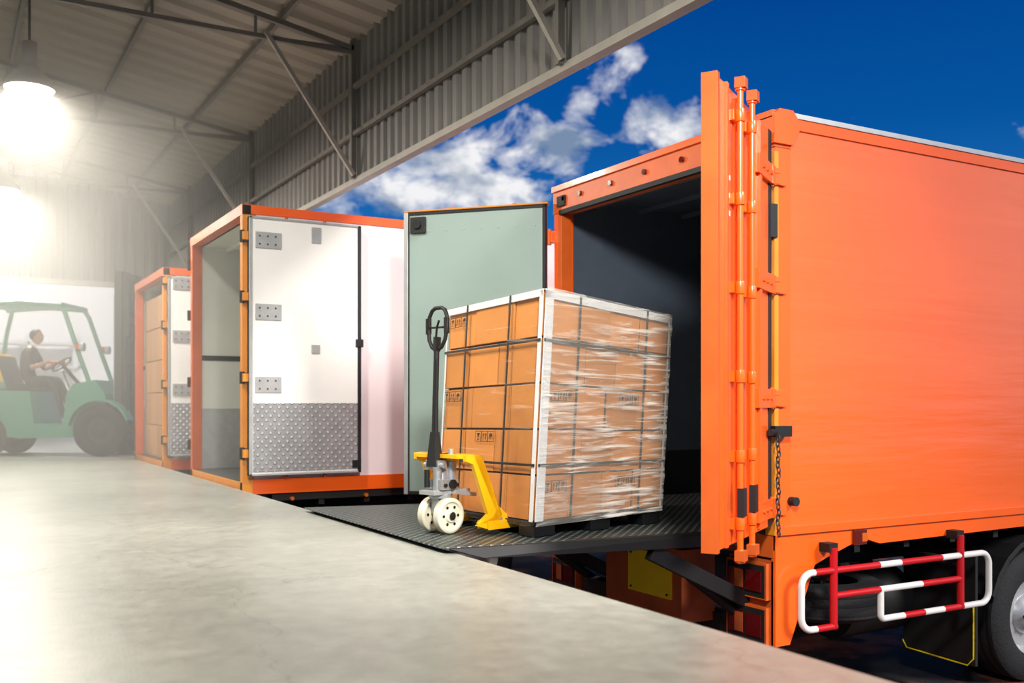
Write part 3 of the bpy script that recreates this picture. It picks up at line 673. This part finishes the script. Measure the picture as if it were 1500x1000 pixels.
for s in (-1,1):
    b.box(.38+mo,.5+mo,s*.33-.04,s*.33+.04,.12,2.95,MASTC); b.box(.5+mo,.58+mo,s*.25-.035,s*.25+.035,.12,2.98,MASTC)
    b.cyl((.35+mo,s*.22,.2),(.35+mo,s*.22,2.6),.04,GREY,12); b.tube([(.46+mo,s*.1,.5),(.46+mo,s*.1,2.9)],.015,DARK,6)
    b.prism([(.62+mo,s*.2-.05,1.5),(.66+mo,s*.2-.05,1.5),(.66+mo,s*.2-.05,.16),(1.6+mo,s*.2-.05,.12),(1.6+mo,s*.2-.05,.1),(.62+mo,s*.2-.05,.1)],(0,.1,0),DARK)
for z in (.3,1.4,2.2,2.9): b.box(.38+mo,.5+mo,-.35,.35,z,z+.09,MASTC)
for z in (.5,.95,1.4): b.box(.58+mo,.63+mo,-.48,.48,z,z+.09,DARK)
for i in range(7): b.box(.59+mo,.61+mo,-.42+i*.14-.012,-.42+i*.14+.012,.5,1.9,DARK)
b.box(.59+mo,.62+mo,-.45,.45,1.88,1.93,DARK)
b.prism([(-1.65,-.24,1.08),(-1.12,-.24,1.08),(-1.1,-.24,1.16),(-1.6,-.24,1.17),(-1.75,-.24,1.62),(-1.83,-.24,1.6)],(0,.48,0),BLACK)
b.prism([(-1.79,-.2,1.2),(-1.7,-.2,1.2),(-1.82,-.2,1.66),(-1.88,-.2,1.64)],(0,.4,0),YELLOW)
b.tube([(-.52,0,1.1),(-.84,0,1.47)],.03,DARK,10)
wc=Vector((-.86,0,1.49)); wa=Vector((-.64,0,.76)).normalized(); e1=Vector((0,1,0)); e2=wa.cross(e1)
b.tube([wc+(e1*math.cos(t*math.pi/12)+e2*math.sin(t*math.pi/12))*.17 for t in range(24)],.014,BLACK,8,closed=True)
for t in (0,2.1,4.2): b.tube([wc,wc+(e1*math.cos(t)+e2*math.sin(t))*.17],.01,BLACK,6)
b.tube([(-.6,-.3,1.1),(-.7,-.3,1.35)],.01,DARK,6); b.ball((-.7,-.3,1.36),.022,BLACK,n=10)
b.build('forklift',.01)
# driver
drv=bpy.data.objects.new('forklift_driver',None); sc.collection.objects.link(drv); drv.matrix_world=FM
def skin(name,verts,edges,rad,root,mats,assign,parent,sub=2):
    me=bpy.data.meshes.new(name+'_sk'); me.from_pydata(verts,edges,[])
    o=bpy.data.objects.new(name+'_sk',me); sc.collection.objects.link(o)
    sk=o.modifiers.new('s','SKIN'); sk.use_smooth_shade=True
    lay=me.skin_vertices[0].data if me.skin_vertices else None
    if lay is None:
        bpy.context.view_layer.update(); lay=me.skin_vertices[0].data
    for i,r in enumerate(rad): lay[i].radius=r if isinstance(r,tuple) else (r,r); lay[i].use_root=(i==root)
    ss=o.modifiers.new('sub','SUBSURF'); ss.levels=sub; ss.render_levels=sub
    bpy.context.view_layer.update()
    dg=bpy.context.evaluated_depsgraph_get()
    nm=bpy.data.meshes.new_from_object(o.evaluated_get(dg)); nm.name=name
    bpy.data.objects.remove(o)
    nm.materials.clear()
    for m in mats: nm.materials.append(m)
    for p in nm.polygons: p.material_index=assign(p.center); p.use_smooth=True
    q=bpy.data.objects.new(name,nm); sc.collection.objects.link(q)
    q.parent=parent
    return q
V=[(-1.42,0,1.23),(-1.45,0,1.38),(-1.42,0,1.56),(-1.36,0,1.70),(-1.32,0,1.80)]
Rr=[(.15,.12),(.145,.11),(.165,.12),(.11,.09),(.055,.055)]
E=[(0,1),(1,2),(2,3),(3,4)]
for s in (-1,1):
    k=len(V)
    V+=[(-1.38,s*.19,1.66),(-1.27,s*.27,1.42),(-1.13,s*.23,1.46),(-1.01,s*.17,1.53)]
    Rr+=[.068,.048,.04,.028]; E+=[(3,k),(k,k+1),(k+1,k+2),(k+2,k+3)]
    k=len(V)
    V+=[(-1.33,s*.1,1.2),(-.98,s*.14,1.24),(-.85,s*.14,.95),(-.77,s*.14,.63),(-.62,s*.14,.56),(-.54,s*.14,.55)]
    Rr+=[.1,.068,.062,.045,.042,.03]; E+=[(0,k),(k,k+1),(k+1,k+2),(k+2,k+3),(k+3,k+4),(k+4,k+5)]
def asg(c):
    if c.z<.66: return 3
    if c.z<1.3 and not (c.x<-1.2 and c.z>1.27): return 1
    if abs(c.y)>.12 and c.x>-1.24 and c.z>1.3: return 2
    if c.z>1.76: return 2
    return 0
skin('body',V,E,Rr,0,[SHIRT,TROUS,SKIN,BLACK],asg,drv)
b=B()
hc=(-1.27,0,1.94)
def hf(p):
    z=p.z/.13
    if z<0: p=Vector((p.x*(1+.12*z)+(-z)*.012,p.y*(1+.28*z),p.z))
    return p
b.ball(hc,.1,SKIN,(1.0,.78,1.22),24,hf)
b.lathe((hc[0]+.085,0,hc[2]-.03),(.6,0,.9),[(0,.018),(.02,.012),(.045,.003)],SKIN,10)
for s in (-1,1):
    b.ball((hc[0]+.088,s*.03,hc[2]+.005),.012,WPAINT,n=10); b.ball((hc[0]+.098,s*.03,hc[2]+.005),.006,BLACK,n=8)
    b.ball((hc[0]+.005,s*.084,hc[2]-.01),.026,SKIN,(.7,.35,1.2),12)
    b.box(hc[0]+.085,hc[0]+.097,s*.03-.016,s*.03+.016,hc[2]+.025,hc[2]+.031,HAIR)
b.ball((hc[0]+.083,0,hc[2]-.062),.02,SKIN,(.6,1.2,.35),12)
b.ball((hc[0]-.012,0,hc[2]+.032),.106,HAIR,(1.02,.86,.98),28,lambda p: Vector((min(p.x,.03+max(0,p.z-.03)*1.1) if p.x>.03 else p.x,p.y,max(p.z,-.09 if p.x<-.01 else -.02))))
b.build('head',parent=drv)
b=B()
for s in (-1,1):
    w=Vector((-1.01,s*.17,1.53)); g=wc+Vector((0,s*.16,.0))
    b.tube([w,(w+g)/2+Vector((0,0,.01)),g+Vector((-.03,0,.02))],[.026,.036,.034],SKIN,10)
    for k in range(4):
        base=g+Vector((-.02,s*(-.035+k*.022),.03)); l=(.9,1.1,1.0,.75)[k]
        b.tube([base,base+Vector((.03,0,.006))*l,base+Vector((.048,0,-.02))*l,base+Vector((.03,0,-.045))*l],[.0095,.009,.0085,.007],SKIN,8)
    b.tube([g+Vector((-.05,-s*.03,.01)),g+Vector((-.03,-s*.06,.0)),g+Vector((0,-s*.055,-.01))],[.012,.011,.009],SKIN,8)
b.build('hands',parent=drv)
# ------------------------------------------------------------------ world
w=bpy.data.worlds.new('sky'); sc.world=w; w.use_nodes=True; nt=w.node_tree; L=nt.links.new
bg=nt.nodes['Background']; tc=nt.nodes.new('ShaderNodeTexCoord'); sep=nt.nodes.new('ShaderNodeSeparateXYZ'); L(tc.outputs['Generated'],sep.inputs[0])
gr=nt.nodes.new('ShaderNodeValToRGB'); e=gr.color_ramp.elements
e[0].position=.0; e[0].color=lin((70,66,62)); e[1].position=.5; e[1].color=lin((125,160,195))
for p,c in ((.505,(120,165,205)),(.57,(30,112,185)),(.63,(5,84,160)),(.7,(0,64,142)),(1,(0,50,120))):
    q=gr.color_ramp.elements.new(p); q.color=lin(c)
mr=nt.nodes.new('ShaderNodeMapRange'); mr.inputs['From Min'].default_value=-1; L(sep.outputs['Z'],mr.inputs['Value']); L(mr.outputs[0],gr.inputs[0])
mp=nt.nodes.new('ShaderNodeMapping'); mp.inputs['Scale'].default_value=(1,1,1.6); mp.inputs['Location'].default_value=(.3,.1,.2); L(tc.outputs['Generated'],mp.inputs['Vector'])
n=nt.nodes.new('ShaderNodeTexNoise'); n.inputs['Scale'].default_value=12; n.inputs['Detail'].default_value=15; n.inputs['Roughness'].default_value=.62; n.inputs['Distortion'].default_value=.3; L(mp.outputs['Vector'],n.inputs['Vector'])
F=Vector((.4967,.8678,0)); R=Vector((.8678,-.4967,0))
def dirp(px,py): return (F+R*((px-750)/1450)+Vector((0,0,(590-py)/1450))).normalized()
last=None
blobs=[(dirp(px,py),r) for px,py,r in ((520,300,.09),(600,270,.09),(680,250,.1),(760,235,.09),(820,225,.055),(890,110,.06),(918,85,.04),(850,150,.045),(955,160,.045),(1000,195,.06),(970,190,.05),(700,300,.1),(200,200,.25))]
blobs+=[(Vector((.85,-.5,.2)).normalized(),.55),(Vector((.5,-.8,.25)).normalized(),.5)]  # unseen clouds added behind the camera, a bright reflection for the truck side
for dd,r in blobs:
    d=nt.nodes.new('ShaderNodeVectorMath'); d.operation='DISTANCE'; L(tc.outputs['Generated'],d.inputs[0]); d.inputs[1].default_value=dd
    m=nt.nodes.new('ShaderNodeMapRange'); m.interpolation_type='SMOOTHSTEP'; m.inputs['From Min'].default_value=0; m.inputs['From Max'].default_value=r; m.inputs['To Min'].default_value=1; m.inputs['To Max'].default_value=0
    L(d.outputs['Value'],m.inputs['Value'])
    if last is None: last=m.outputs[0]
    else:
        a=nt.nodes.new('ShaderNodeMath'); a.operation='MAXIMUM'; L(last,a.inputs[0]); L(m.outputs[0],a.inputs[1]); last=a.outputs[0]
up=nt.nodes.new('ShaderNodeMapRange'); up.inputs['From Min'].default_value=-.01; up.inputs['From Max'].default_value=.02; L(sep.outputs['Z'],up.inputs['Value'])
ma=nt.nodes.new('ShaderNodeMath'); ma.operation='MULTIPLY_ADD'; ma.inputs[1].default_value=.33; L(last,ma.inputs[0]); L(n.outputs['Fac'],ma.inputs[2])
cr=nt.nodes.new('ShaderNodeMapRange'); cr.inputs['From Min'].default_value=.67; cr.inputs['From Max'].default_value=.84; L(ma.outputs[0],cr.inputs['Value'])
cu=nt.nodes.new('ShaderNodeMath'); cu.operation='MULTIPLY'; L(cr.outputs[0],cu.inputs[0]); L(up.outputs[0],cu.inputs[1])
n2=nt.nodes.new('ShaderNodeTexNoise'); n2.inputs['Scale'].default_value=15; n2.inputs['Detail'].default_value=10; L(mp.outputs['Vector'],n2.inputs['Vector'])
cc=nt.nodes.new('ShaderNodeValToRGB'); cc.color_ramp.elements[0].position=.38; cc.color_ramp.elements[0].color=lin((120,142,172)); cc.color_ramp.elements[1].position=.56; cc.color_ramp.elements[1].color=lin((244,244,246)); L(n2.outputs['Fac'],cc.inputs[0])
mx=nt.nodes.new('ShaderNodeMix'); mx.data_type='RGBA'; L(cu.outputs[0],mx.inputs[0]); L(gr.outputs[0],mx.inputs[6]); L(cc.outputs[0],mx.inputs[7]); L(mx.outputs[2],bg.inputs['Color']); bg.inputs['Strength'].default_value=1.0
# ------------------------------------------------------------------ sun
s=bpy.data.lights.new('sun','SUN'); s.energy=3.3; s.angle=math.radians(14); s.color=(1,.95,.88)
so=bpy.data.objects.new('sun',s); sc.collection.objects.link(so)
so.rotation_euler=Vector((.42,-.78,.52)).to_track_quat('Z','Y').to_euler(); so.location=(20,-20,20)
# ------------------------------------------------------------------ camera
cam=bpy.data.cameras.new('camera'); co=bpy.data.objects.new('camera',cam); sc.collection.objects.link(co); sc.camera=co
cam.sensor_width=36; cam.lens=34.8; cam.shift_y=.06; co.location=(0,0,.85); co.rotation_euler=(math.radians(90),0,-math.atan2(830,1450))
cam.dof.use_dof=True; cam.dof.focus_distance=6.8; cam.dof.aperture_fstop=1.7
